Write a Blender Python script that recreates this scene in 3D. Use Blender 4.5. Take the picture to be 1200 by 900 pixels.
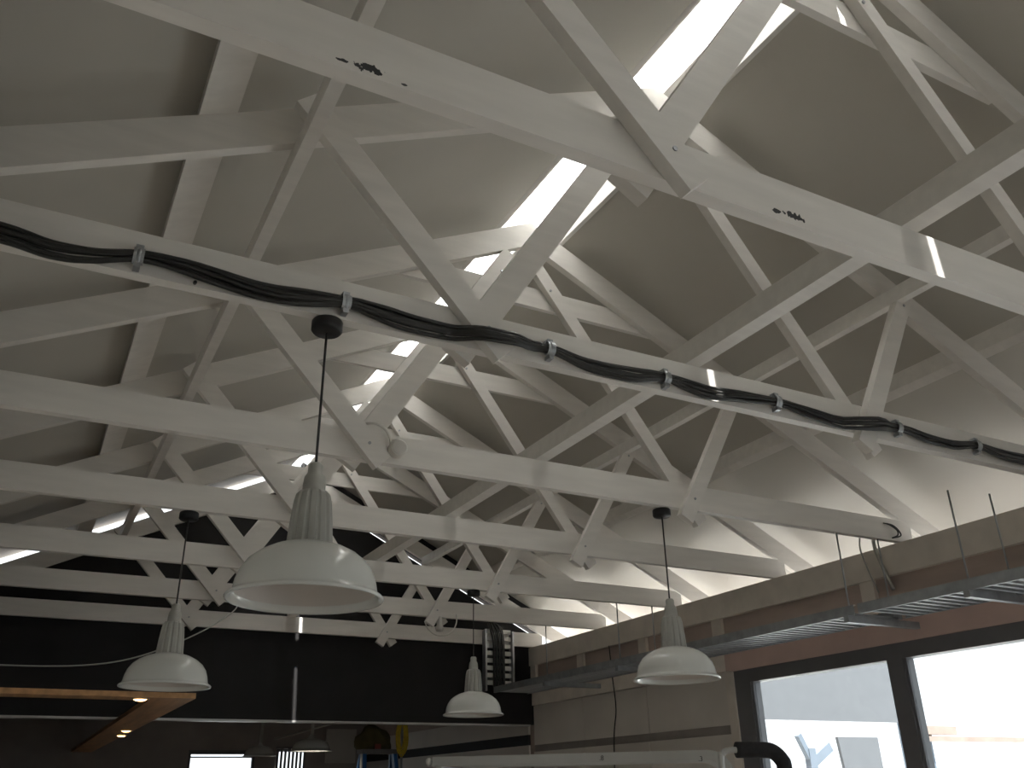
import bpy, bmesh, math, random
from mathutils import Vector, Matrix
random.seed(7)
SC = bpy.context.scene
COL = SC.collection
for o in list(bpy.data.objects):
    bpy.data.objects.remove(o)

# ---------------------------------------------------------------- camera
cam = bpy.data.cameras.new('camera')
cam.sensor_fit = 'HORIZONTAL'
cam.sensor_width = 36.0
cam.lens = 1027.09 / 1200 * 36.0
cam.clip_start = 0.05
camo = bpy.data.objects.new('camera', cam)
COL.objects.link(camo)
_r = Vector((0.8838178, -0.4675245, -0.0169378))
_u = Vector((-0.1831375, -0.3790686, 0.9070654))
_f = Vector((0.4304959, 0.7985787, 0.4206488))
camo.matrix_world = Matrix(((_r.x, _u.x, -_f.x, 0), (_r.y, _u.y, -_f.y, 0), (_r.z, _u.z, -_f.z, 1.6), (0, 0, 0, 1)))
SC.camera = camo

# ---------------------------------------------------------------- sky, sun, exposure
W = bpy.data.worlds.new('sky')
SC.world = W
W.use_nodes = True
bg = W.node_tree.nodes['Background']
bg.inputs[0].default_value = (0.93, 0.97, 1.0, 1)
bg.inputs[1].default_value = 1.0
sun = bpy.data.lights.new('sun', 'SUN')
sun.energy = 11.0
sun.angle = math.radians(0.53)
sun.color = (1.0, 0.97, 0.92)
suno = bpy.data.objects.new('sun', sun)
COL.objects.link(suno)
suno.rotation_euler = Vector((0.045, 0.36, -1.0)).to_track_quat('-Z', 'Y').to_euler()
suno.location = (2.3, -1, 9)
def portal(name, loc, direction, sx, sy):
    l = bpy.data.lights.new(name, 'AREA')
    l.shape = 'RECTANGLE'
    l.size, l.size_y = sx, sy
    l.cycles.is_portal = True
    o = bpy.data.objects.new(name, l)
    COL.objects.link(o)
    o.location = loc
    o.rotation_euler = Vector(direction).to_track_quat('-Z', 'Y').to_euler()
portal('window_daylight', (5.32, 1.75, 1.2), (-1, 0, 0), 8.1, 2.3)
portal('far_window_daylight', (2.91, 15.09, 1.3), (0, -1, 0), 0.9, 1.75)
portal('added_door_daylight', (3.35, -2.72, 1.3), (0, 1, 0), 2.1, 2.5)  # guides sky sampling through the added door
SC.view_settings.view_transform = 'Standard'
SC.view_settings.look = 'None'
SC.view_settings.exposure = 1.05
SC.view_settings.gamma = 1.0
SC.view_settings.use_curve_mapping = False
SC.cycles.use_denoising = True
SC.cycles.max_bounces = 10
SC.cycles.diffuse_bounces = 6
SC.cycles.transparent_max_bounces = 12
SC.cycles.sample_clamp_indirect = 8.0

# ---------------------------------------------------------------- materials
def mat(name, col, rough=0.6, metal=0.0, var=0.08, scale=6.0, bump=0.0, spec=0.4, stretch=(1, 1, 1), emit=None, estr=0.0, fine=0.0):
    m = bpy.data.materials.new(name)
    m.use_nodes = True
    nt = m.node_tree
    b = nt.nodes['Principled BSDF']
    b.inputs['Roughness'].default_value = rough
    b.inputs['Metallic'].default_value = metal
    b.inputs['Specular IOR Level'].default_value = spec
    tc = nt.nodes.new('ShaderNodeTexCoord')
    mp = nt.nodes.new('ShaderNodeMapping')
    mp.inputs['Scale'].default_value = stretch
    nt.links.new(tc.outputs['Object'], mp.inputs['Vector'])
    n = nt.nodes.new('ShaderNodeTexNoise')
    n.inputs['Scale'].default_value = scale
    n.inputs['Detail'].default_value = 5
    nt.links.new(mp.outputs[0], n.inputs['Vector'])
    cr = nt.nodes.new('ShaderNodeValToRGB')
    cr.color_ramp.elements[0].position = 0.3
    cr.color_ramp.elements[1].position = 0.7
    cr.color_ramp.elements[0].color = tuple(max(0, c * (1 - var)) for c in col) + (1,)
    cr.color_ramp.elements[1].color = tuple(min(1, c * (1 + var)) for c in col) + (1,)
    nt.links.new(n.outputs['Fac'], cr.inputs['Fac'])
    nt.links.new(cr.outputs['Color'], b.inputs['Base Color'])
    if bump:
        bp = nt.nodes.new('ShaderNodeBump')
        bp.inputs['Strength'].default_value = bump
        bp.inputs['Distance'].default_value = 0.01
        nt.links.new(n.outputs['Fac'], bp.inputs['Height'])
        nt.links.new(bp.outputs['Normal'], b.inputs['Normal'])
    if emit:
        b.inputs['Emission Color'].default_value = emit + (1,)
        b.inputs['Emission Strength'].default_value = estr
    return m

WHITE = mat('white_painted_timber', (0.73, 0.705, 0.665), 0.55, var=0.05, scale=5, stretch=(0.6, 4, 4), bump=0.12)
LINING = mat('ceiling_lining_paint', (0.50, 0.482, 0.435), 0.45, var=0.05, scale=1.2, spec=0.35)
UPST = mat('ridge_upstand_paint', (0.72, 0.71, 0.68), 0.6, var=0.03)
BLACKWALL = mat('black_wall_paint', (0.014, 0.013, 0.014), 0.75, var=0.2, scale=3)
DARKWALL = mat('dark_room_paint', (0.06, 0.057, 0.055), 0.7, var=0.1, scale=3)
FARWALL = mat('grey_brown_room_paint', (0.36, 0.33, 0.31), 0.7, var=0.1, scale=3)
BROWN = mat('bare_brown_board', (0.46, 0.375, 0.33), 0.8, var=0.12, scale=4, stretch=(1, 0.5, 2))
REDDISH = mat('reddish_primed_rail', (0.54, 0.40, 0.355), 0.75, var=0.1, scale=3)
BATTEN = mat('beige_batten', (0.70, 0.645, 0.58), 0.7, var=0.08)
SHEET = mat('grey_beige_sheet', (0.68, 0.64, 0.59), 0.75, var=0.06, scale=2)
SHADEBAND = mat('painted_shade_band', (0.32, 0.29, 0.265), 0.8)
FLOOR = mat('worn_brown_floor', (0.47, 0.39, 0.33), 0.6, var=0.12, scale=2)
PALEWALL = mat('pale_wall_paint', (0.70, 0.68, 0.64), 0.7, var=0.03, scale=2)
GROUND = mat('dark_asphalt_ground', (0.13, 0.13, 0.13), 0.9, var=0.15, scale=0.6)
BOUNCEPAV = mat('pale_bounce_slab', (0.78, 0.77, 0.74), 0.85, var=0.06, scale=0.6)
ALU = mat('charcoal_aluminium', (0.15, 0.15, 0.158), 0.5, metal=0.0, var=0.06)
CABLE = mat('black_cable_sheath', (0.03, 0.03, 0.028), 0.38, var=0.2, scale=30)
BLACKPL = mat('black_plastic', (0.012, 0.012, 0.013), 0.4, var=0.1)
FOAM = mat('black_foam', (0.018, 0.017, 0.018), 0.8, var=0.2, scale=40, bump=0.3)
STEEL = mat('galvanised_steel', (0.42, 0.44, 0.46), 0.38, metal=0.85, var=0.12, scale=14)
ZINC = mat('bright_zinc', (0.75, 0.75, 0.72), 0.45, metal=0.2, var=0.1, scale=14)
TRAYM = mat('galvanised_tray_steel', (0.36, 0.38, 0.40), 0.5, metal=0.6, var=0.15, scale=14)
ENAMEL = mat('white_enamel', (0.62, 0.63, 0.60), 0.16, var=0.02, spec=0.6)
ENAMELIN = mat('white_enamel_inside', (0.56, 0.52, 0.48), 0.35, var=0.03)
NECK = mat('grey_cast_aluminium', (0.40, 0.40, 0.37), 0.42, metal=0.35, var=0.06)
WPIPE = mat('white_powder_coat', (0.42, 0.42, 0.40), 0.35, var=0.04)
WPLASTIC = mat('white_plastic', (0.6, 0.58, 0.54), 0.45, var=0.03)
WOOD = mat('oiled_pine_board', (0.46, 0.26, 0.12), 0.5, var=0.25, scale=3, stretch=(6, 0.5, 6), bump=0.1)
BLUE = mat('blue_fibreglass', (0.03, 0.13, 0.36), 0.45, var=0.08)
YELLOW = mat('yellow_rope', (0.62, 0.46, 0.04), 0.6, var=0.15, scale=30)
OLIVE = mat('dark_olive_cloth', (0.10, 0.085, 0.035), 0.9, var=0.25, scale=8)
RED = mat('dull_red_box_card', (0.25, 0.06, 0.045), 0.7)
GREYB = mat('grey_board', (0.20, 0.19, 0.19), 0.7)
ROOFOUT = mat('roof_sheet', (0.35, 0.36, 0.37), 0.5)
OUTGREY = mat('grey_awning_sheet', (0.13, 0.135, 0.145), 0.6, var=0.04)
OUTPOST = mat('blue_grey_post', (0.16, 0.19, 0.23), 0.6)
RUST = mat('pale_rusty_rail', (0.30, 0.235, 0.20), 0.7, var=0.2, scale=3)
INK = mat('dark_ink', (0.02, 0.02, 0.02), 0.7)
TRIMM = mat('pale_metal_trim', (0.5, 0.5, 0.49), 0.35, metal=0.4)
ADDEDBULB = mat('added_lit_bulb_glass', (0.9, 0.88, 0.8), 0.3, emit=(1.0, 0.9, 0.75), estr=45.0)
LAMPGLASS = mat('warm_downlight_glass', (0.9, 0.7, 0.4), 0.3, emit=(1.0, 0.55, 0.2), estr=6.0)

def chipped():
    m = WHITE.copy()
    m.name = 'white_painted_timber_chipped'
    nt = m.node_tree
    b = nt.nodes['Principled BSDF']
    src = b.inputs['Base Color'].links[0].from_socket
    tc = nt.nodes.new('ShaderNodeTexCoord')
    tot = None
    for c, rad in (((0.45, 0, 3.125), 0.085), ((0.535, 0, 3.112), 0.02), ((0.385, 0, 3.12), 0.03), ((1.775, 0, 3.135), 0.085), ((1.70, 0, 3.130), 0.05)):
        sub = nt.nodes.new('ShaderNodeVectorMath'); sub.operation = 'SUBTRACT'
        sub.inputs[1].default_value = c
        nt.links.new(tc.outputs['Object'], sub.inputs[0])
        mul = nt.nodes.new('ShaderNodeVectorMath'); mul.operation = 'MULTIPLY'
        mul.inputs[1].default_value = (1, 0, 3.2)
        nt.links.new(sub.outputs[0], mul.inputs[0])
        ln = nt.nodes.new('ShaderNodeVectorMath'); ln.operation = 'LENGTH'
        nt.links.new(mul.outputs[0], ln.inputs[0])
        mr = nt.nodes.new('ShaderNodeMapRange')
        mr.inputs['From Min'].default_value = 0; mr.inputs['From Max'].default_value = rad
        mr.inputs['To Min'].default_value = 0.55; mr.inputs['To Max'].default_value = 0.0
        nt.links.new(ln.outputs['Value'], mr.inputs['Value'])
        if tot is None:
            tot = mr.outputs[0]
        else:
            a = nt.nodes.new('ShaderNodeMath'); a.operation = 'MAXIMUM'
            nt.links.new(tot, a.inputs[0]); nt.links.new(mr.outputs[0], a.inputs[1])
            tot = a.outputs[0]
    n = nt.nodes.new('ShaderNodeTexNoise'); n.inputs['Scale'].default_value = 55; n.inputs['Detail'].default_value = 6
    nt.links.new(tc.outputs['Object'], n.inputs['Vector'])
    ad = nt.nodes.new('ShaderNodeMath'); ad.operation = 'ADD'
    nt.links.new(tot, ad.inputs[0]); nt.links.new(n.outputs['Fac'], ad.inputs[1])
    gt = nt.nodes.new('ShaderNodeMath'); gt.operation = 'GREATER_THAN'; gt.inputs[1].default_value = 0.83
    nt.links.new(ad.outputs[0], gt.inputs[0])
    mx = nt.nodes.new('ShaderNodeMixRGB')
    nt.links.new(gt.outputs[0], mx.inputs['Fac'])
    nt.links.new(src, mx.inputs[1]); mx.inputs[2].default_value = (0.05, 0.05, 0.05, 1)
    nt.links.new(mx.outputs[0], b.inputs['Base Color'])
    return m
CHIPPED = chipped()

def glassmat():
    m = bpy.data.materials.new('window_glass'); m.use_nodes = True
    nt = m.node_tree; nt.nodes.clear()
    out = nt.nodes.new('ShaderNodeOutputMaterial')
    t = nt.nodes.new('ShaderNodeBsdfTransparent'); t.inputs[0].default_value = (0.93, 0.96, 0.97, 1)
    g = nt.nodes.new('ShaderNodeBsdfGlossy'); g.inputs['Roughness'].default_value = 0.03
    fr = nt.nodes.new('ShaderNodeFresnel'); fr.inputs[0].default_value = 1.2
    mx = nt.nodes.new('ShaderNodeMixShader')
    nt.links.new(fr.outputs[0], mx.inputs[0]); nt.links.new(t.outputs[0], mx.inputs[1]); nt.links.new(g.outputs[0], mx.inputs[2])
    nt.links.new(mx.outputs[0], out.inputs[0])
    return m
GLASS = glassmat()
def glazingmat():
    m = bpy.data.materials.new('translucent_rooflight_sheet'); m.use_nodes = True
    nt = m.node_tree; nt.nodes.clear()
    out = nt.nodes.new('ShaderNodeOutputMaterial')
    t = nt.nodes.new('ShaderNodeBsdfTranslucent'); t.inputs[0].default_value = (0.95, 0.95, 0.94, 1)
    d = nt.nodes.new('ShaderNodeBsdfDiffuse'); d.inputs[0].default_value = (0.8, 0.8, 0.78, 1)
    mx = nt.nodes.new('ShaderNodeMixShader'); mx.inputs[0].default_value = 0.08
    nt.links.new(t.outputs[0], mx.inputs[1]); nt.links.new(d.outputs[0], mx.inputs[2])
    nt.links.new(mx.outputs[0], out.inputs[0])
    return m
GLAZING = glazingmat()

# ---------------------------------------------------------------- helpers
def link(name, bm, m, parent=None, smooth=False, bevel=0.0):
    if bevel:
        bmesh.ops.bevel(bm, geom=[e for e in bm.edges if len(e.link_faces) == 2 and e.calc_face_angle(0) > 0.5], offset=bevel, segments=1, affect='EDGES', clamp_overlap=True)
    bmesh.ops.recalc_face_normals(bm, faces=bm.faces)
    me = bpy.data.meshes.new(name)
    bm.to_mesh(me); bm.free()
    me.materials.append(m)
    if smooth:
        for p in me.polygons:
            p.use_smooth = True
    o = bpy.data.objects.new(name, me)
    COL.objects.link(o)
    if parent is not None:
        o.parent = parent
    return o
def tag(o, label, cat, group=None):
    o['label'] = label; o['category'] = cat
    if group:
        o['group'] = group
    return o
def structure(o, label=None):
    o['kind'] = 'structure'
    if label:
        o['label'] = label
    return o
def empty(name, loc=(0, 0, 0), rz=0.0):
    o = bpy.data.objects.new(name, None)
    o.empty_display_size = 0.1
    COL.objects.link(o)
    o.location = loc; o.rotation_euler = (0, 0, rz)
    return o
def abox(bm, x0, x1, y0, y1, z0, z1):
    v = [bm.verts.new(p) for p in ((x0, y0, z0), (x1, y0, z0), (x1, y1, z0), (x0, y1, z0), (x0, y0, z1), (x1, y0, z1), (x1, y1, z1), (x0, y1, z1))]
    for f in ((0, 1, 2, 3), (4, 5, 6, 7), (0, 1, 5, 4), (1, 2, 6, 5), (2, 3, 7, 6), (3, 0, 4, 7)):
        bm.faces.new([v[i] for i in f])
def box(name, x0, x1, y0, y1, z0, z1, m, parent=None, bevel=0.0):
    bm = bmesh.new(); abox(bm, x0, x1, y0, y1, z0, z1)
    return link(name, bm, m, parent, bevel=bevel)
def aprism(bm, poly, y0, y1):
    """polygon in the x-z plane extruded along y"""
    a = [bm.verts.new((p[0], y0, p[1])) for p in poly]
    b = [bm.verts.new((p[0], y1, p[1])) for p in poly]
    bm.faces.new(a); bm.faces.new(b)
    for i in range(len(poly)):
        j = (i + 1) % len(poly)
        bm.faces.new((a[i], a[j], b[j], b[i]))
def prism(name, poly, y0, y1, m, parent=None, bevel=0.0):
    bm = bmesh.new(); aprism(bm, poly, y0, y1)
    return link(name, bm, m, parent, bevel=bevel)
def board(p0, p1, w):
    """rectangle of width w around the x-z segment p0-p1"""
    a, b = Vector(p0), Vector(p1)
    d = (b - a).normalized(); n = Vector((-d.y, d.x)) * (w / 2)
    return [tuple(a + n), tuple(b + n), tuple(b - n), tuple(a - n)]
def atube(bm, pts, rad, seg=8, cap=True):
    pts = [Vector(p) for p in pts]
    rings = []
    up = None
    for i, p in enumerate(pts):
        t = (pts[min(i + 1, len(pts) - 1)] - pts[max(i - 1, 0)]).normalized()
        if up is None:
            up = Vector((0, 0, 1)) if abs(t.z) < 0.9 else Vector((1, 0, 0))
        s = t.cross(up).normalized(); up = s.cross(t).normalized()
        r = rad[i] if isinstance(rad, (list, tuple)) else rad
        rings.append([bm.verts.new(p + (s * math.cos(2 * math.pi * k / seg) + up * math.sin(2 * math.pi * k / seg)) * r) for k in range(seg)])
    for a, b in zip(rings, rings[1:]):
        for k in range(seg):
            bm.faces.new((a[k], a[(k + 1) % seg], b[(k + 1) % seg], b[k]))
    if cap:
        bm.faces.new(rings[0]); bm.faces.new(rings[-1])
def tube(name, pts, rad, m, parent=None, seg=8):
    bm = bmesh.new(); atube(bm, pts, rad, seg)
    return link(name, bm, m, parent, smooth=True)
def smoothpath(pts, n=6):
    pts = [Vector(p) for p in pts]
    out = []
    for i in range(len(pts) - 1):
        p0, p1, p2, p3 = pts[max(i - 1, 0)], pts[i], pts[i + 1], pts[min(i + 2, len(pts) - 1)]
        for k in range(n):
            t = k / n
            out.append(0.5 * ((2 * p1) + (p2 - p0) * t + (2 * p0 - 5 * p1 + 4 * p2 - p3) * t * t + (3 * p1 - p0 - 3 * p2 + p3) * t ** 3))
    out.append(pts[-1])
    return out
def alathe(bm, prof, seg=40, c=(0, 0, 0), flute=None, cap0=False, cap1=False):
    rings = []
    for r, z in prof:
        ring = []
        for k in range(seg):
            a = 2 * math.pi * k / seg
            rr = r * (flute(k, r, z) if flute else 1)
            ring.append(bm.verts.new((c[0] + rr * math.cos(a), c[1] + rr * math.sin(a), c[2] + z)))
        rings.append(ring)
    for a, b in zip(rings, rings[1:]):
        for k in range(seg):
            bm.faces.new((a[k], a[(k + 1) % seg], b[(k + 1) % seg], b[k]))
    if cap0: bm.faces.new(rings[0])
    if cap1: bm.faces.new(rings[-1])
def lathe(name, prof, m, parent=None, seg=40, flute=None, cap0=False, cap1=False, smooth=True, c=(0, 0, 0)):
    bm = bmesh.new(); alathe(bm, prof, seg, c, flute, cap0, cap1)
    return link(name, bm, m, parent, smooth=smooth)
def copy_tree(o, parent=None):
    c = o.copy(); COL.objects.link(c); c.parent = parent
    for ch in list(o.children):
        copy_tree(ch, c)
    return c

# ---------------------------------------------------------------- dimensions of the hall
RX, RZ, SL = 2.318, 4.87, 0.49             # ridge x, top of rafters at the ridge, roof slope
YT = [1.500, 2.632, 3.956, 5.177, 6.522, 7.790, 9.131]
XW, XL = 5.14, -0.50                       # inner faces of the side walls
YE, YB = 9.25, -2.70                       # black end wall, wall behind the camera
CB, CT = 3.10, 3.254                       # bottom chord
def rt(x, off=0.0):
    return RZ - SL * abs(x - RX) + off     # top of rafters

# ---------------------------------------------------------------- setting: floor, walls, roof
structure(box('floor', XL - 0.1, 5.6, YB - 0.1, 15.1, -0.12, 0.0, FLOOR))
gr = bmesh.new(); abox(gr, -30, 60, -40, 60, -0.3, -0.13)
structure(link('ground', gr, GROUND))
structure(box('bounce_paving', 5.9, 22, 7.0, 26, -0.13, -0.125, BOUNCEPAV))  # unseen pale slab added to bounce sunlight up to the far eave

# wall on the window side: sheathing with everything fixed on it
bm = bmesh.new()
abox(bm, 5.205, 5.30, 5.83, 15.0, 0, 2.90)
abox(bm, 5.205, 5.30, YB, 5.83, 2.46, 2.90)
wr = structure(link('wall_right', bm, BROWN))
box('top_plate', XW, 5.29, YB, YE, 2.90, 3.10, BATTEN, wr, bevel=0.004)
BY = [9.18, 8.165, 7.045, 5.96, 4.325, 2.70, 1.07, -0.56, -2.2]
for y in BY:
    h = 0.06
    box('batten', XW + 0.012, 5.205, y - h, y + h, 2.60 if y < 5.9 else 2.60, 2.90, BATTEN, wr, bevel=0.003)
for a, b in zip(BY, BY[1:]):
    box('panel', 5.185, 5.205, b + 0.06, a - 0.06, 2.62, 2.90, BROWN, wr)
box('rail', XW + 0.012, 5.205, YB, 5.90, 2.46, 2.60, REDDISH, wr, bevel=0.004)
box('rail', XW + 0.016, 5.205, 5.90, YE - 0.02, 2.47, 2.60, BATTEN, wr, bevel=0.004)
box('jamb', XW + 0.012, 5.30, 5.83, 5.92, 0.0, 2.47, BATTEN, wr, bevel=0.004)
ys_sheet = [5.92, 7.06, 8.18, YE - 0.02]
for a, b in zip(ys_sheet, ys_sheet[1:]):
    box('sheet', 5.175, 5.205, a + 0.004, b - 0.004, 2.055, 2.465, SHEET, wr, bevel=0.003)
    box('sheet', 5.165, 5.205, a + 0.004, b - 0.004, 0.02, 1.985, SHEET, wr, bevel=0.003)
    box('shade_band', 5.185, 5.205, a, b, 1.985, 2.055, SHADEBAND, wr)  # dark strip stands in for a shadow band along the wall
for z0, z1, m in ((2.17, 2.40, SHEET), (2.06, 2.17, BLACKWALL), (1.2, 2.06, SHEET)):  # black middle sheet paints in a shadow band on this stretch
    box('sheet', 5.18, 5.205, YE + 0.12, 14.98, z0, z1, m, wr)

# sliding window run
w1 = structure(empty('window_1'))
box('window_frame', 5.17, 5.28, YB, 5.83, 2.36, 2.46, ALU, w1, bevel=0.004)
box('window_sill', 5.17, 5.28, YB, 5.83, 0.0, 0.07, ALU, w1, bevel=0.004)
MY = [5.83 - 0.09, 4.225, 2.73, 1.24, -0.25, -1.75]
for i, y in enumerate(MY):
    hw = 0.09 if i == 0 else 0.065
    mu = box('mullion', 5.17, 5.28, y - hw, y + hw, 0.07, 2.36, ALU, w1, bevel=0.004)
    if i < 2:
        box('glazing_bead', 5.185, 5.20, y - hw - 0.018, y - hw, 0.07, 2.36, ALU, mu)
for a, b in zip(MY, MY[1:] + [YB]):
    box('pane', 5.22, 5.226, (b + 0.065) if b > YB else b, a - 0.065 if a < 5.7 else a - 0.09, 0.07, 2.36, GLASS, w1)

# left wall with its closed eave
wl = structure(box('wall_left', XL - 0.1, XL, YB, 15.0, 0, 3.10, BLACKWALL))
box('bounce_lining', XL, XL + 0.012, YB, 6.5, 0, 3.095, PALEWALL, wl)  # unseen pale lining, added to bounce window light onto the right slope
structure(prism('trim_1', [(-1.28, 2.9), (-1.22, 2.9), (-1.22, rt(-1.22, 0.09)), (-1.28, rt(-1.28, 0.09))], YB, 9.4, DARKWALL))
structure(box('trim_2', -1.22, XL - 0.1, YB, 9.4, 3.0, 3.06, DARKWALL))

# wall behind the camera: gable with an unseen glazed door added for front light
bm = bmesh.new()
abox(bm, XL, 2.30, YB - 0.1, YB, 0, 2.6)
abox(bm, 4.4, 5.30, YB - 0.1, YB, 0, 2.6)
aprism(bm, [(XL - 0.6, 2.6), (5.3, 2.6), (5.3, rt(5.3, 0.08)), (RX, rt(RX, 0.08)), (XL - 0.6, rt(XL - 0.6, 0.08))], YB - 0.1, YB)
structure(link('wall_back', bm, PALEWALL))
d1 = structure(empty('added_door_1'))
box('added_door_frame', 2.30, 4.4, YB - 0.09, YB - 0.01, 2.5, 2.6, ALU, d1)
for x in (2.30, 3.35, 4.34):
    box('mullion', x, x + 0.06, YB - 0.09, YB - 0.01, 0.0, 2.5, ALU, d1)
for x in (2.30, 3.35):
    box('pane', x + 0.06, x + 0.99, YB - 0.053, YB - 0.047, 0.0, 2.5, GLASS, d1)

# black end wall (bulkhead over an opening into a lower dark room)
bm = bmesh.new()
aprism(bm, [(XL - 0.7, 2.27), (5.3, 2.27), (5.3, rt(5.3, -0.215)), (RX, rt(RX, -0.215)), (RX, rt(RX, 0.02)), (XL - 0.7, rt(XL - 0.7, 0.02))], YE, YE + 0.1)
aprism(bm, [(RX, rt(RX, -0.16)), (5.3, rt(5.3, -0.16)), (5.3, rt(5.3, 0.097)), (RX, rt(RX, 0.097))], YE, YE + 0.1)
structure(link('wall_end', bm, BLACKWALL))
structure(box('trim_3', XL, 5.14, YE - 0.006, YE + 0.1, 2.25, 2.27, TRIMM))
# low room beyond
structure(box('ceiling_beyond', XL, 5.3, YE + 0.1, 15.0, 2.72, 2.80, FARWALL))
bm = bmesh.new()
abox(bm, XL, 2.41, 15.0, 15.1, 0, 2.72); abox(bm, 3.41, 3.74, 15.0, 15.1, 0, 2.72); abox(bm, 4.20, 5.3, 15.0, 15.1, 0, 2.72)
abox(bm, 2.41, 3.41, 15.0, 15.1, 2.24, 2.72); abox(bm, 3.74, 4.20, 15.0, 15.1, 2.26, 2.72)
abox(bm, 2.41, 3.41, 15.0, 15.1, 0, 0.4); abox(bm, 3.74, 4.20, 15.0, 15.1, 0, 0.4)
structure(link('wall_far', bm, FARWALL))
w2 = structure(empty('window_2'))
box('window_frame', 2.41, 3.41, 15.02, 15.08, 2.18, 2.24, ALU, w2)
box('window_frame', 2.41, 2.45, 15.02, 15.08, 0.4, 2.18, ALU, w2)
box('window_frame', 3.37, 3.41, 15.02, 15.08, 0.4, 2.18, ALU, w2)
box('transom', 2.45, 3.37, 15.03, 15.07, 2.13, 2.15, ALU, w2)
box('pane', 2.45, 3.37, 15.048, 15.052, 0.4, 2.18, GLASS, w2)
w3 = structure(empty('window_3'))
box('window_frame', 3.74, 4.20, 15.05, 15.09, 2.22, 2.26, ALU, w3)
box('pane', 3.74, 4.20, 15.068, 15.072, 0.4, 2.22, GLASS, w3)

# roof lining: panels on top of the purlins, ridge light between them
LO = 0.10
ce = structure(empty('ceiling'))
def lining(x0, x1):
    prism('lining_panel', [(x0, rt(x0, LO)), (x1, rt(x1, LO)), (x1, rt(x1, LO + 0.05)), (x0, rt(x0, LO + 0.05))], YB - 0.1, 9.36, LINING, ce)
XRL, XRR = 2.18, 2.56
for a, b in ((-1.28, 0.24), (0.24, XRL - 0.03), (XRR + 0.03, 4.49), (4.49, 5.88)):
    lining(a, b)
ZT = 5.02
box('ridge_upstand', XRL - 0.03, XRL, YB - 0.1, 9.36, rt(XRL, LO) - 0.008, ZT, UPST, ce)
box('ridge_upstand', XRR, XRR + 0.03, YB - 0.1, 9.36, rt(XRR, LO) - 0.03, ZT, UPST, ce)
box('ridge_board', XRL - 0.03, 2.275, YB - 0.1, 9.36, ZT, ZT + 0.02, UPST, ce)
box('ridge_board', 2.485, XRR + 0.03, YB - 0.1, 9.36, ZT, ZT + 0.02, UPST, ce)
box('rooflight_sheet', 2.275, 2.31, YB - 0.1, 9.36, ZT, ZT + 0.006, GLAZING, ce)
box('rooflight_sheet', 2.34, 2.485, YB - 0.1, 9.36, ZT, ZT + 0.006, GLAZING, ce)
box('joint_cover', 2.31, 2.34, 2.35, 7.80, ZT, ZT + 0.006, GLAZING, ce)

# ---------------------------------------------------------------- purlins, runners, binder
def slope_prism(x, wid, dep, side):
    """section of a purlin standing on the rafters at x"""
    return [(x - wid / 2, rt(x - wid / 2)), (x + wid / 2, rt(x + wid / 2)), (x + wid / 2, rt(x + wid / 2, dep)), (x - wid / 2, rt(x - wid / 2, dep))]
tag(prism('roof_purlin', slope_prism(0.25, 0.13, LO, -1), YB, 9.24, WHITE), 'broad white purlin under the dim roof slope away from the windows', 'beam', 'roof purlins')
tag(prism('roof_purlin', slope_prism(4.49, 0.06, LO, 1), YB, 9.24, WHITE), 'white purlin resting on the rafters above the window wall', 'beam', 'roof purlins')
tag(box('brace_runner', 0.535, 0.585, YB, 9.12, 3.745, 3.838, WHITE, bevel=0.003), 'thin white runner under the rafters on the dim side of the roof', 'beam', 'runners under the rafters')
tag(box('brace_runner', 3.715, 3.765, YB, 9.12, 3.915, 4.0, WHITE, bevel=0.003), 'thin white runner under the rafters on the window side', 'beam', 'runners under the rafters')
b0 = empty('ceiling_binder', (0, 0, 0))
box('upright', 2.268, 2.31, YB, 9.16, CT, CT + 0.095, WHITE, b0, bevel=0.003)
box('flange', 2.31, 2.345, YB, 9.16, CT, CT + 0.022, WHITE, b0)
tag(b0, 'white binder board lying across the middle of all bottom chords', 'beam')

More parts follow.
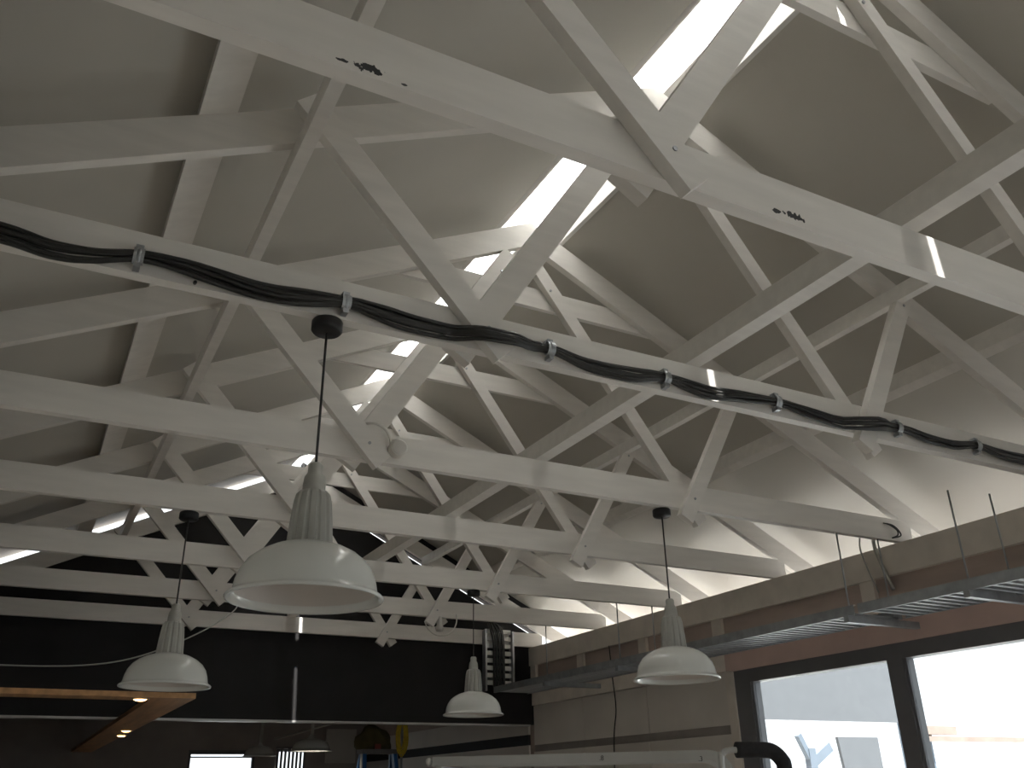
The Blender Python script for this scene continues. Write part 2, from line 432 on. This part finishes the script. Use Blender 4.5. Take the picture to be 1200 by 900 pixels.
# ---------------------------------------------------------------- roof trusses
RD = 0.167                                 # rafter depth measured vertically
def raft(side):
    xe = 5.80 if side > 0 else -1.16
    return [(RX, RZ), (xe, rt(xe)), (xe, rt(xe, -RD)), (RX, RZ - RD)]
P0 = {}
def make_truss():
    t = empty('roof_truss')
    c = prism('bottom_chord', [(-0.66, CB), (5.26, CB), (5.26, CB + 0.125), (5.20, CT), (-0.55, CT), (-0.66, CT - 0.06)], 0.0, 0.045, WHITE, t, bevel=0.004)
    prism('rafter', raft(-1), 0.046, 0.092, WHITE, t, bevel=0.003)
    prism('rafter', raft(1), 0.046, 0.092, WHITE, t, bevel=0.003)
    # apex webs stop under the rafters and run behind the chord
    wl_ = board((1.215, 3.090), (2.175, 4.595), 0.115)
    wr_ = board((3.445, 3.045), (2.335, 4.575), 0.085)
    a = prism('apex_web', wl_, 0.046, 0.091, WHITE, t, bevel=0.003)
    b = prism('apex_web', wr_, 0.046, 0.091, WHITE, t, bevel=0.003)
    e = prism('strut_web', board((0.545, 3.985), (1.378, 3.086), 0.105), -0.046, -0.001, WHITE, t, bevel=0.003)
    f = prism('strut_web', board((3.80, 3.965), (3.255, 3.025), 0.092), -0.046, -0.001, WHITE, t, bevel=0.003)
    zc = 4.285; hx = (RZ - RD - zc) / SL; hx2 = (RZ - RD - zc - 0.135) / SL
    prism('collar', [(RX - hx - 0.1, zc), (RX + hx + 0.1, zc), (RX + hx2 + 0.1, zc + 0.135), (RX - hx2 - 0.1, zc + 0.135)], 0.093, 0.125, WHITE, t, bevel=0.002)
    for (x, z, y) in ((1.30, 3.175, -0.05), (3.33, 3.155, -0.05), (0.62, 3.905, -0.05), (3.765, 3.90, -0.05)):
        bm = bmesh.new(); atube(bm, [(x, y, z), (x, y + 0.006, z)], 0.008, 8)
        link('bolt', bm, STEEL, t)
    for (x, z) in ((2.44, 4.40), (2.10, 4.45)):
        bm = bmesh.new(); atube(bm, [(x, 0.040, z), (x, 0.047, z)], 0.008, 8)
        link('bolt', bm, STEEL, t)
    return t
LBL = ['white timber roof truss with chipped dark paint marks on its bottom chord',
       'white timber roof truss with the thick black cable bundle clipped along its chord',
       'white timber roof truss with a small round junction box on its chord',
       'white roof truss behind the junction-box truss, carrying the lamp above the wooden soffit',
       'white roof truss between the soffit-lamp truss and the one with the hanging wire loop',
       'white roof truss with a small white sensor and hanging wire loop',
       'white roof truss standing tight against the black end wall']
proto = make_truss()
TR = [proto]
for i in range(1, 7):
    TR.append(copy_tree(proto))
for i, t in enumerate(TR):
    t.location = (0, YT[i], 0)
    tag(t, LBL[i], 'truss', 'row of roof trusses')
# the chipped chord has a paint of its own
for ch in TR[0].children:
    if ch.name.startswith('bottom_chord'):
        ch.data = ch.data.copy(); ch.data.materials[0] = CHIPPED

# ---------------------------------------------------------------- cable bundle on the second truss
CP = [(-0.62, 3.13), (-0.305, 3.125), (-0.166, 3.106), (-0.05, 3.116), (0.075, 3.149), (0.195, 3.152), (0.305, 3.141), (0.443, 3.124), (0.555, 3.127), (0.752, 3.155), (0.856, 3.147), (0.985, 3.132), (1.135, 3.130), (1.292, 3.133), (1.4, 3.140), (1.576, 3.158), (1.742, 3.127), (1.946, 3.125), (2.133, 3.148), (2.341, 3.123), (2.532, 3.14), (2.747, 3.157), (2.935, 3.144), (3.205, 3.122), (3.531, 3.168), (3.736, 3.149), (3.924, 3.144), (4.118, 3.171), (4.295, 3.152), (4.47, 3.151), (4.8, 3.165), (5.1, 3.16), (5.34, 3.15)]
CLIPS = [0.075, 0.752, 1.576, 2.133, 2.747, 3.531, 4.118]
def cy(x):
    b = max(math.exp(-((x - 1.33) / 0.13) ** 4), math.exp(-((x - 3.30) / 0.13) ** 4))
    return YT[1] - 0.016 - 0.049 * b
cb = empty('cable_bundle', (0, 0, 0))
tag(cb, 'thick bundle of black cables clipped along a white truss chord', 'cable')
base = smoothpath([(x, 0, z) for x, z in CP], 5)
ncab = 8
for k in range(ncab):
    ang = 2 * math.pi * k / (ncab - 1) if k else 0
    ph = random.uniform(0, 6.28); ph2 = random.uniform(0, 6.28)
    pts = []
    for p in base:
        near = min(abs(p.x - c) for c in CLIPS)
        sp = 0.0105 + 0.010 * min(1, near / 0.18)
        if k == 0: sp = 0
        thin = 1.0 if p.x < 3.5 else 0.75
        wob = 0.006 * math.sin(p.x * 5 + ph) * min(1, near / 0.15)
        zz = p.z + thin * (sp * math.sin(ang + 0.5 * math.sin(p.x * 1.7 + ph2)) * 1.25 + wob)
        yy = cy(p.x) - 0.004 - 0.012 * (0.5 + 0.5 * math.cos(ang))
        pts.append((p.x, yy, zz))
    tube('cable', pts, 0.0078, CABLE, cb, 6)
lp = [(0.83, 3.13), (0.95, 3.10), (1.07, 3.095), (1.18, 3.135)]
tube('cable', smoothpath([(x, cy(x) - 0.016, z) for x, z in lp], 5), 0.004, CABLE, cb, 6)
for c in CLIPS:
    z = min(base, key=lambda p: abs(p.x - c)).z
    yc = cy(c) - 0.009
    bm = bmesh.new(); n_ = 16
    ra = [[bm.verts.new((c + sx, yc - (0.021 + e) * math.cos(2 * math.pi * i / n_), z + (0.027 + e) * math.sin(2 * math.pi * i / n_))) for i in range(n_)] for sx, e in ((-0.016, 0), (-0.016, 0.002), (-0.006, 0.002), (-0.003, 0.004), (0.003, 0.004), (0.006, 0.002), (0.016, 0.002), (0.016, 0))]
    for u_, v_ in zip(ra, ra[1:] + ra[:1]):
        for i in range(n_):
            bm.faces.new((u_[i], u_[(i + 1) % n_], v_[(i + 1) % n_], v_[i]))
    cl = link('clip', bm, STEEL, cb)
    box('clip_foot', c - 0.012, c + 0.012, yc - 0.006, YT[1] - 0.0005 if abs(c - 3.53) > .2 else YT[1] - 0.0005, z + 0.026, z + 0.040, STEEL, cl)
    box('clip_foot', c - 0.010, c + 0.010, yc - 0.010, YT[1] - 0.0005, z - 0.044, z - 0.027, STEEL, cl)
for x, dz in ((0.19, 0.03), (0.255, -0.035), (0.62, 0.03), (1.18, 0.03), (1.50, 0.03), (1.66, 0.03), (2.32, 0.028)):
    z = min(base, key=lambda p: abs(p.x - x)).z
    bm = bmesh.new(); atube(bm, [(x, YT[1] - 0.012, z + dz), (x, YT[1] - 0.0005, z + dz)], 0.006, 6)
    link('cable_tie', bm, CABLE, cb)

# ---------------------------------------------------------------- pendants
def make_pendant():
    t = empty('pendant_lamp')
    # canopy at z 0 (chord underside), shade rim at about -0.955
    lathe('canopy', [(0.0001, 0.0), (0.050, 0.0), (0.054, -0.006), (0.054, -0.038), (0.047, -0.046), (0.0001, -0.047)], BLACKPL, t, 28)
    tube('cord', [(0, 0, -0.04), (0, 0, -0.54)], 0.0045, CABLE, t, 6)
    lathe('cap', [(0.0001, -0.525), (0.018, -0.527), (0.024, -0.535), (0.024, -0.56), (0.033, -0.575), (0.036, -0.60), (0.036, -0.625), (0.046, -0.632), (0.0001, -0.634)], NECK, t, 24)
    def fl(k, r, z):
        return 1.0 - 0.075 * (1 if (k % 6) in (0, 1) else 0)
    lathe('neck', [(0.046, -0.625), (0.054, -0.634), (0.060, -0.66), (0.066, -0.72), (0.071, -0.79), (0.074, -0.805), (0.0001, -0.806)], NECK, t, 72, flute=fl, smooth=False)
    sh = lathe('shade', [(0.072, -0.795), (0.090, -0.800), (0.115, -0.808), (0.150, -0.826), (0.180, -0.850), (0.201, -0.880), (0.212, -0.912), (0.217, -0.940), (0.222, -0.950), (0.233, -0.955), (0.238, -0.961), (0.235, -0.967), (0.228, -0.966), (0.219, -0.959), (0.213, -0.944)], ENAMEL, t, 56)
    lathe('reflector', [(0.213, -0.944), (0.207, -0.914), (0.196, -0.883), (0.175, -0.855), (0.146, -0.832), (0.112, -0.815), (0.06, -0.808), (0.0001, -0.808)], ENAMELIN, sh, 56)
    return t
pend = make_pendant()
PL = [(0.71, 2.668, 'white enamel pendant lamp hanging from the truss with the cable bundle'),
      (0.675, 5.24, 'white enamel pendant lamp hanging just above the wooden soffit'),
      (3.14, 6.56, 'white enamel pendant lamp hanging before the black end wall near the cable ladder'),
      (3.165, 4.03, 'white enamel pendant lamp hanging beside the sliding window and cable tray')]
# canopies screw to the underside of the chords
for i, (x, y, lb) in enumerate(PL):
    o = pend if i == 0 else copy_tree(pend)
    o.location = (x, y, CB)
    o.rotation_euler = (0, 0, 0.3 * i)
    tag(o, lb, 'lamp', 'enamel pendant lamps')

# ---------------------------------------------------------------- cable tray along the window wall
TX0, TX1, TZ = 4.53, 4.96, 2.565
def tray(y0, y1, label, rods):
    t = empty('cable_tray', (0, 0, 0))
    for x, s in ((TX0, 1), (TX1, -1)):
        bm = bmesh.new()
        abox(bm, x - 0.0015, x + 0.0015, y0, y1, TZ, TZ + 0.06)
        xa, xb = (x, x + 0.02) if s > 0 else (x - 0.02, x)
        abox(bm, xa, xb, y0, y1, TZ - 0.002, TZ + 0.001)
        abox(bm, xa, xb, y0, y1, TZ + 0.057, TZ + 0.06)
        link('side_rail', bm, TRAYM, t)
    n = int((y1 - y0) / 0.075)
    for k in range(n):
        y = y0 + 0.04 + k * (y1 - y0 - 0.06) / n
        if k == 0:
            r0 = box('rung', TX0 + 0.004, TX1 - 0.004, y - 0.014, y + 0.014, TZ - 0.001, TZ + 0.014, TRAYM, t)
            yb = y
        else:
            r = r0.copy(); COL.objects.link(r); r.parent = t; r.location = (0, y - yb, 0)
    for (x, y, zt) in rods:
        tube('hanger_rod', [(x, y, TZ), (x, y, zt)], 0.006, STEEL, t, 6)
    for y in sorted(set(r[1] for r in rods)):
        box('hanger_channel', TX0 - 0.03, XW + 0.04, y - 0.02, y + 0.02, TZ - 0.045, TZ - 0.003, TRAYM, t)
    tag(t, label, 'cable tray', 'galvanised cable trays')
    return t
def roofz(x): return rt(x, LO)
tray(YB + 0.05, 3.90, 'galvanised cable tray hung above the sliding window', [(4.545, 3.12, 3.14), (4.93, 3.12, 3.17), (4.545, 1.52, 3.10), (4.93, 1.52, 3.10), (4.545, -1.0, 3.10), (4.93, -1.0, 3.10)])
tray(3.93, 8.95, 'galvanised cable tray hung along the brown panelled wall up to the end wall', [(4.545, 3.978, 3.10), (4.93, 3.978, 3.10), (4.545, 6.544, 3.10), (4.93, 6.544, 3.10), (4.545, 7.812, 3.10)])

# vertical cable ladder on the end wall with the fat black bundle
vl = empty('cable_ladder', (0, 0, 0))
VX0, VX1, VY = 4.47, 4.83, 9.06
for x in (VX0, VX1 - 0.02):
    box('stile', x, x + 0.02, VY - 0.035, VY + 0.05, 2.59, 3.24, STEEL, vl, bevel=0.002)
for k in range(8):
    z = 2.66 + k * 0.079
    box('rung', VX0 + 0.02, VX1 - 0.02, VY + 0.01, VY + 0.045, z, z + 0.045, ZINC, vl, bevel=0.002)
for z in (2.75, 3.0):
    box('bracket', 4.60, 4.70, VY + 0.046, YE - 0.001, z - 0.02, z + 0.02, STEEL, vl)
tag(vl, 'upright galvanised cable ladder with bright rungs on the black end wall', 'cable ladder')
vb = empty('riser_cable_bundle', (0, 0, 0))
for k in range(7):
    dx = (k - 3) * 0.021; dy = -0.012 * (k % 2)
    pts = smoothpath([(4.64 + dx, 9.035 + dy, 2.59), (4.64 + dx, 9.035 + dy, 2.9), (4.635 + dx, 9.03 + dy, 3.10), (4.60 + dx, 9.02 + dy, 3.24 + dx * 0.3), (4.52 + dx * .6, 9.02 + dy, 3.34 - dx * .4), (4.40, 9.05 + dy, 3.40 - dx), (4.1, 9.06 + dy, 3.42 - dx), (3.7, 9.06 + dy, 3.42 - dx)], 6)
    tube('cable', pts, 0.0115, CABLE, vb, 6)
tag(vb, 'fat bundle of black cables bending down the upright cable ladder', 'cable')

# ---------------------------------------------------------------- small fittings on the trusses
jb = empty('junction_box', (1.455, YT[2], 3.175))
bm = bmesh.new(); atube(bm, [(0, -0.001, 0), (0, -0.052, 0), (0, -0.058, 0)], [0.044, 0.044, 0.036], 24)
link('body', bm, WPLASTIC, jb, smooth=False)
tube('conduit', smoothpath([(-0.035, -0.02, 0.02), (-0.05, -0.035, 0.055), (-0.085, -0.055, 0.085), (-0.14, -0.052, 0.105), (-0.19, 0.035, 0.12)], 5), 0.007, WPLASTIC, jb)
tag(jb, 'small round white junction box with a short curved conduit on a truss chord', 'junction box')
se = empty('ceiling_sensor', (3.36, YT[5], 3.0))
bm = bmesh.new(); atube(bm, [(0, -0.03, 0.10), (0, -0.03, 0.02), (0, -0.03, 0.0), (0, -0.03, -0.035)], [0.022, 0.026, 0.042, 0.03], 16)
link('body', bm, WPLASTIC, se, smooth=True)
tube('wire_loop', smoothpath([(-0.16, -0.055, 0.04), (-0.12, -0.055, -0.03), (-0.04, -0.055, -0.075), (0.06, -0.055, -0.07), (0.14, -0.03, -0.02), (0.18, -0.02, 0.06), (0.185, -0.006, 0.14)], 6), 0.006, WPLASTIC, se)
tag(se, 'small white sensor with a drooping wire loop under a truss joint', 'sensor')
w = empty('loose_wires', (0, 0, 0))
for dx in (0, 0.03):
    tube('wire', smoothpath([(4.98 + dx, YT[2] - 0.012, 3.21), (5.03 + dx, YT[2] - 0.02, 3.20), (5.08 + dx * .5, YT[2] - 0.03, 3.165), (5.075 + dx, YT[2] - 0.03, 3.13), (5.03, YT[2] - 0.02, 3.11)], 5), 0.005, CABLE, w)
tag(w, 'loose dark wires curling at the chord end beside the wall plate', 'wire')
w = empty('drop_cables', (0, 0, 0))
for x, y in ((5.11, 4.28), (5.115, 4.16)):
    tube('cable', smoothpath([(x + 0.05, y, 3.30), (x - 0.005, y, 3.14), (x - 0.012, y - 0.03, 3.0), (x, y - 0.05, 2.90), (x + 0.03, y - .06, 2.8)], 5), 0.006 if y > 4.2 else 0.013, NECK, w)
tag(w, 'two grey cables dropping over the wall plate beside the tray hanger', 'cable')
tag(tube('wall_wire', smoothpath([(5.125, 7.56, 2.90), (5.128, 7.54, 2.6), (5.120, 7.50, 2.3), (5.128, 7.58, 2.0), (5.125, 7.62, 1.2)], 6), 0.006, CABLE), 'thin dark wire hanging down the grey sheeted wall', 'wire')
tag(tube('slack_wire', smoothpath([(XL + 0.03, 7.0, 2.44), (-0.15, 7.0, 2.42), (0.35, 7.0, 2.44), (0.71, 7.0, 2.52), (1.10, 7.0, 2.71), (1.39, 7.3, 2.95), (1.45, YT[5] - 0.003, 3.12)], 6), 0.005, NECK), 'thin slack wire sagging across the black end wall', 'wire')

# ---------------------------------------------------------------- wooden soffit with downlights
so = empty('wooden_soffit', (0, 0, 0))
ZS = 2.205
box('plank', 0.79, 1.06, 6.60, 14.99, ZS, ZS + 0.035, WOOD, so, bevel=0.003)
box('plank', XL, 0.788, 6.60, 6.83, ZS, ZS + 0.035, WOOD, so, bevel=0.003)
box('fascia', XL, 0.79, 6.83, 6.85, ZS + 0.002, ZS + 0.10, BLACKWALL, so)
for (x, y) in ((0.99, 10.05), (1.03, 10.85), (0.72, 6.72)):
    bm = bmesh.new(); alathe(bm, [(0.0001, -0.016), (0.025, -0.014), (0.04, -0.007), (0.045, 0.0)], 20, (x, y, ZS))
    d = link('downlight', bm, LAMPGLASS, so, smooth=True)
    lathe('bezel', [(0.046, -0.001), (0.056, -0.006), (0.06, 0.0)], STEEL, d, 20, c=(x, y, ZS))
tag(so, 'warm wooden soffit boards with small glowing downlights near the black wall', 'soffit')

# ---------------------------------------------------------------- things in the low room beyond
def far_pendant(x, y, z, label, lit=False):
    t = empty('dome_lamp', (x, y, 2.72))
    d = z - 2.72
    lathe('canopy', [(0.0001, 0), (0.05, 0), (0.05, -0.03), (0.0001, -0.032)], BLACKPL, t, 20)
    tube('stem', [(0, 0, -0.03), (0, 0, d + 0.12)], 0.018, NECK, t, 10)
    sh = lathe('shade', [(0.02, d + 0.17), (0.045, d + 0.135), (0.12, d + 0.118), (0.18, d + 0.088), (0.203, d + 0.045), (0.215, d + 0.005), (0.235, d), (0.23, d - 0.004), (0.197, d + 0.04), (0.17, d + 0.083), (0.10, d + 0.105), (0.0001, d + 0.11)], ENAMEL, t, 40)
    if lit:
        lathe('added_bulb', [(0.0001, d + 0.022), (0.022, d + 0.028), (0.034, d + 0.05), (0.03, d + 0.07), (0.015, d + 0.088), (0.0001, d + 0.089)], ADDEDBULB, t, 16)  # lit bulb added to brighten the shade and the low room
    tag(t, label, 'lamp', 'dome lamps in the low room')
far_pendant(3.0, 10.5, 2.04, 'white dome lamp in the low room beside the stepladder', True)
far_pendant(3.13, 13.5, 2.10, 'pale dome lamp hanging before the bright far window')
sc_ = empty('slatted_blind', (0, 0, 0))
for k in range(8):
    x = 3.735 + k * 0.0615
    box('slat', x, x + 0.037, 14.975, 14.985, 0.38, 2.24 + 0.02 * (k % 2), GREYB, sc_)
box('head_rail', 3.72, 4.22, 14.97, 14.998, 2.26, 2.29, GREYB, sc_)
tag(sc_, 'dark upright slats with bright gaps before a narrow far window', 'blind')
tag(tube('ceiling_track', [(2.75, 11.2, 2.2), (3.35, 11.0, 2.36), (3.6, 10.9, 2.72)], 0.014, NECK), 'thin pale rail slanting under the low ceiling behind the dome lamp', 'rail')
tag(box('notice_board', 4.52, 5.02, 14.95, 14.999, 2.05, 2.56, WPLASTIC, bevel=0.004), 'plain pale grey board on the far wall behind the stepladder', 'board')
# blue stepladder
la = empty('stepladder', (3.80, 10.5, 0))
HT = 2.03
for s in (-1, 1):
    bm = bmesh.new()
    p0 = Vector((s * 0.29, -0.55, 0)); p1 = Vector((s * 0.185, -0.03, HT - 0.02))
    q0 = Vector((s * 0.29, 0.55, 0)); q1 = Vector((s * 0.185, 0.06, HT - 0.02))
    def rail(p, q, wx, wy):
        b = bmesh.new()
        vs = []
        for e in (p, q):
            vs.append([b.verts.new(e + Vector((i * wx / 2, j * wy / 2, 0))) for i, j in ((-1, -1), (1, -1), (1, 1), (-1, 1))])
        b.faces.new(vs[0]); b.faces.new(vs[1])
        for k in range(4):
            b.faces.new((vs[0][k], vs[0][(k + 1) % 4], vs[1][(k + 1) % 4], vs[1][k]))
        return b
    link('rail', rail(p0, p1, 0.045, 0.08), BLUE, la)
    link('rail', rail(q0, q1, 0.04, 0.05), BLUE, la)
    link('rail_edge', rail(p0 + Vector((s * 0.028, 0, 0)), p1 + Vector((s * 0.028, 0, 0)), 0.012, 0.06), WPIPE, la)
box('top_cap', -0.22, 0.22, -0.09, 0.11, HT - 0.02, HT + 0.03, GREYB, la, bevel=0.006)
for k in range(1, 7):
    z = k * 0.29
    yk = -0.55 + 0.52 * z / HT; xk = 0.29 - 0.105 * z / HT - 0.02
    box('step', -xk, xk, yk - 0.04, yk + 0.04, z, z + 0.03, STEEL, la)
tag(la, 'blue-railed stepladder standing in the low room', 'stepladder')
# lumpy bundle on the ladder
bm = bmesh.new()
bmesh.ops.create_icosphere(bm, subdivisions=3, radius=1)
for v in bm.verts:
    n = v.co.normalized()
    k = 1 + 0.12 * math.sin(5 * n.x + 3 * n.z) + 0.09 * math.sin(7 * n.y + 4 * n.x + 1)
    v.co = Vector((n.x * 0.22 * k, n.y * 0.13 * k, max(-0.085, n.z * 0.17 * k)))
bd = link('cloth_bundle', bm, OLIVE, None, smooth=True)
bd.location = (3.77, 10.585, HT + 0.03 + 0.086)
tag(bd, 'dark olive cloth bundle lying on top of the blue stepladder', 'bundle')
tag(box('small_box', 3.73, 3.80, 10.415, 10.435, HT + 0.03, HT + 0.085, RED, bevel=0.003), 'little dull red box on the stepladder top in front of the bundle', 'box')
po = empty('steel_pole', (4.09, 10.5, 0))
tube('shaft', [(0, 0, 0), (0, 0, 2.72)], 0.014, STEEL, po, 10)
box('foot_plate', -0.06, 0.06, -0.06, 0.06, 0, 0.01, STEEL, po)
tag(po, 'thin grey steel pole beside the blue stepladder', 'pole')
ro = empty('rope_coil', (4.05, 10.42, 2.2))
for k in range(7):
    dx = (k - 3) * 0.012
    pts = [(0.05 * math.cos(a) * (1 + .1 * (k % 3)) + dx, -0.02 + dx, (0.155 + 0.012 * (k % 4)) * math.sin(a) - 0.03 * (k % 2)) for a in [2 * math.pi * i / 16 for i in range(17)]]
    tube('rope_turn', pts, 0.009, YELLOW, ro, 6)
box('hook', 0.03, 0.045, -0.02, 0.064, 0.13, 0.145, STEEL, ro)
tag(ro, 'coil of yellow rope hanging on the pole by the stepladder', 'rope')

# ---------------------------------------------------------------- tall white rack and padded handle at the bottom of the picture
rk_a = Vector((2.14, 5.0)); rk_b = Vector((3.40, 3.95))
L = (rk_b - rk_a).length; ang = math.atan2(rk_b.y - rk_a.y, rk_b.x - rk_a.x)
rk = empty('tube_rack', (rk_a.x, rk_a.y, 0), ang)
def flat_bar(name, path, w, th, m, parent):
    """flat bar bent in its own upright plane (local x-z); w is across the bend"""
    bm = bmesh.new(); rings = []
    P = [Vector((p[0], p[1])) for p in path]
    for i, p in enumerate(P):
        t = (P[min(i + 1, len(P) - 1)] - P[max(i - 1, 0)]).normalized(); n = Vector((-t.y, t.x))
        a, b = p + n * w / 2, p - n * w / 2
        rings.append([bm.verts.new((a.x, -th / 2, a.y)), bm.verts.new((b.x, -th / 2, b.y)), bm.verts.new((b.x, th / 2, b.y)), bm.verts.new((a.x, th / 2, a.y))])
    for a, b in zip(rings, rings[1:]):
        for k in range(4):
            bm.faces.new((a[k], a[(k + 1) % 4], b[(k + 1) % 4], b[k]))
    bm.faces.new(rings[0]); bm.faces.new(rings[-1])
    return link(name, bm, m, parent, bevel=0.004)
RH = 1.755; rb = 0.11
bend = [(L - rb + rb * math.sin(a), RH - rb + rb * math.cos(a)) for a in [math.pi / 2 * i / 8 for i in range(9)]]
flat_bar('front_hoop', [(0.0, RH), (0.6, RH)] + bend + [(L, 0.0)], 0.05, 0.03, WPIPE, rk)
hb = flat_bar('back_hoop', [(0.05, RH - 0.01), (0.6, RH - 0.01)] + [(x - 0.03, z - 0.01) for x, z in bend] + [(L - 0.03, 0.0)], 0.035, 0.03, WPIPE, rk)
hb.location = (0, 0.45, 0)
tube('post', [(0.03, 0, 0), (0.03, 0, RH - 0.02)], 0.02, WPIPE, rk)
tube('post', [(0.08, 0.45, 0), (0.08, 0.45, RH - 0.02)], 0.02, WPIPE, rk)
box('cross_bar', 0.02, 0.05, 0, 0.45, 1.70, 1.73, WPIPE, rk)
box('cross_bar', L - 0.06, L - 0.03, 0, 0.45, 0.25, 0.28, WPIPE, rk)
bm = bmesh.new(); bmesh.ops.create_uvsphere(bm, u_segments=12, v_segments=8, radius=0.022)
link('end_knob', bm, WPIPE, rk, smooth=True).location = (-0.025, 0, RH)
def text(name, s, size, parent, loc):
    c = bpy.data.curves.new(name, 'FONT'); c.body = s; c.size = size; c.extrude = 0.0006
    o = bpy.data.objects.new(name, c); COL.objects.link(o)
    dg = bpy.context.evaluated_depsgraph_get()
    me = bpy.data.meshes.new_from_object(o.evaluated_get(dg))
    bpy.data.objects.remove(o)
    me.materials.clear(); me.materials.append(INK)
    o = bpy.data.objects.new(name, me); COL.objects.link(o)
    o.parent = parent; o.location = loc; o.rotation_euler = (math.pi / 2, 0, 0)
    return o
text('rail_mark', '.8', 0.035, rk, (0.95, -0.0165, RH - 0.014))
text('rail_mark', '.3', 0.035, rk, (L - 0.16, -0.0165, RH - 0.03))
tag(rk, 'tall white flat-bar rack with rounded corner in front of the panelled wall', 'rack')

ph_ = empty('padded_stand', (3.04, 3.5, 0), -0.35)
tube('foam_handle', smoothpath([(0.02, 0, 1.757), (0.16, 0, 1.755), (0.205, 0, 1.745), (0.24, 0, 1.71), (0.25, 0, 1.66), (0.25, 0, 1.35)], 6), 0.036, FOAM, ph_, 16)
tube('frame_tube', smoothpath([(0.06, 0, 1.757), (-0.02, 0, 1.755), (-0.05, 0, 1.74), (-0.06, 0, 1.70), (-0.06, 0, 1.2), (-0.06, 0, 0.02)], 6), 0.014, WPIPE, ph_, 10)
tube('frame_tube', [(0.25, 0, 1.40), (0.25, 0, 0.02)], 0.014, WPIPE, ph_, 10)
box('base_bar', -0.10, 0.29, -0.03, 0.03, 0.0, 0.03, WPIPE, ph_)
box('foot_bar', -0.09, -0.03, -0.3, 0.3, 0.0, 0.03, WPIPE, ph_)
box('foot_bar', 0.22, 0.28, -0.3, 0.3, 0.0, 0.03, WPIPE, ph_)
tag(ph_, 'stand with a thick black foam-padded handle in front of the window jamb', 'stand')

# ---------------------------------------------------------------- outside the window
aw = empty('awning', (0, 0, 0))
box('sheet', 6.7, 9.85, 8.0, 8.05, 2.28, 4.4, OUTGREY, aw, bevel=0.01)
box('post', 9.77, 9.85, 8.05, 8.13, -0.13, 4.4, OUTPOST, aw)
box('post', 6.70, 6.78, 8.05, 8.13, -0.13, 4.4, OUTPOST, aw)
tag(aw, 'plain grey awning screen hanging outside the sliding window', 'awning')
op = empty('bracket_post', (7.9, 7.8, -0.13))
box('shaft', -0.06, 0.04, -0.04, 0.04, 0, 2.10, OUTPOST, op)
link('arm', (lambda b: (aprism(b, board((0.0, 1.95), (0.30, 2.12), 0.10), -0.03, 0.03), b)[1])(bmesh.new()), OUTPOST, op)
link('brace', (lambda b: (aprism(b, board((-0.16, 2.24), (0.02, 1.9), 0.06), -0.03, 0.03), b)[1])(bmesh.new()), OUTPOST, op)
tag(op, 'blue-grey post with a forked bracket standing outside the window', 'post')
tag(prism('leaning_panel', [(8.72, -0.13), (9.15, -0.13), (9.12, 2.1), (8.46, 2.1)], 7.9, 7.94, OUTGREY), 'dark grey slanted panel standing outside behind the window', 'panel')
fe = empty('yard_rail', (0, 0, -0.13))
box('top_rail', 9.9, 14.0, 8.0, 8.08, 2.20, 2.26, RUST, fe)
box('rusty_gutter', 9.9, 10.7, 8.0, 8.08, 2.28, 2.38, RUST, fe)
box('gutter_bracket', 10.2, 10.24, 8.02, 8.06, 2.26, 2.28, RUST, fe)
for x in (10.0, 12.5, 13.9):
    box('post', x, x + 0.30 if x < 10.5 else x + 0.08, 8.09, 8.13, 0, 2.2, OUTPOST, fe)
tag(fe, 'pale rusty rail on posts across the bright yard', 'fence')
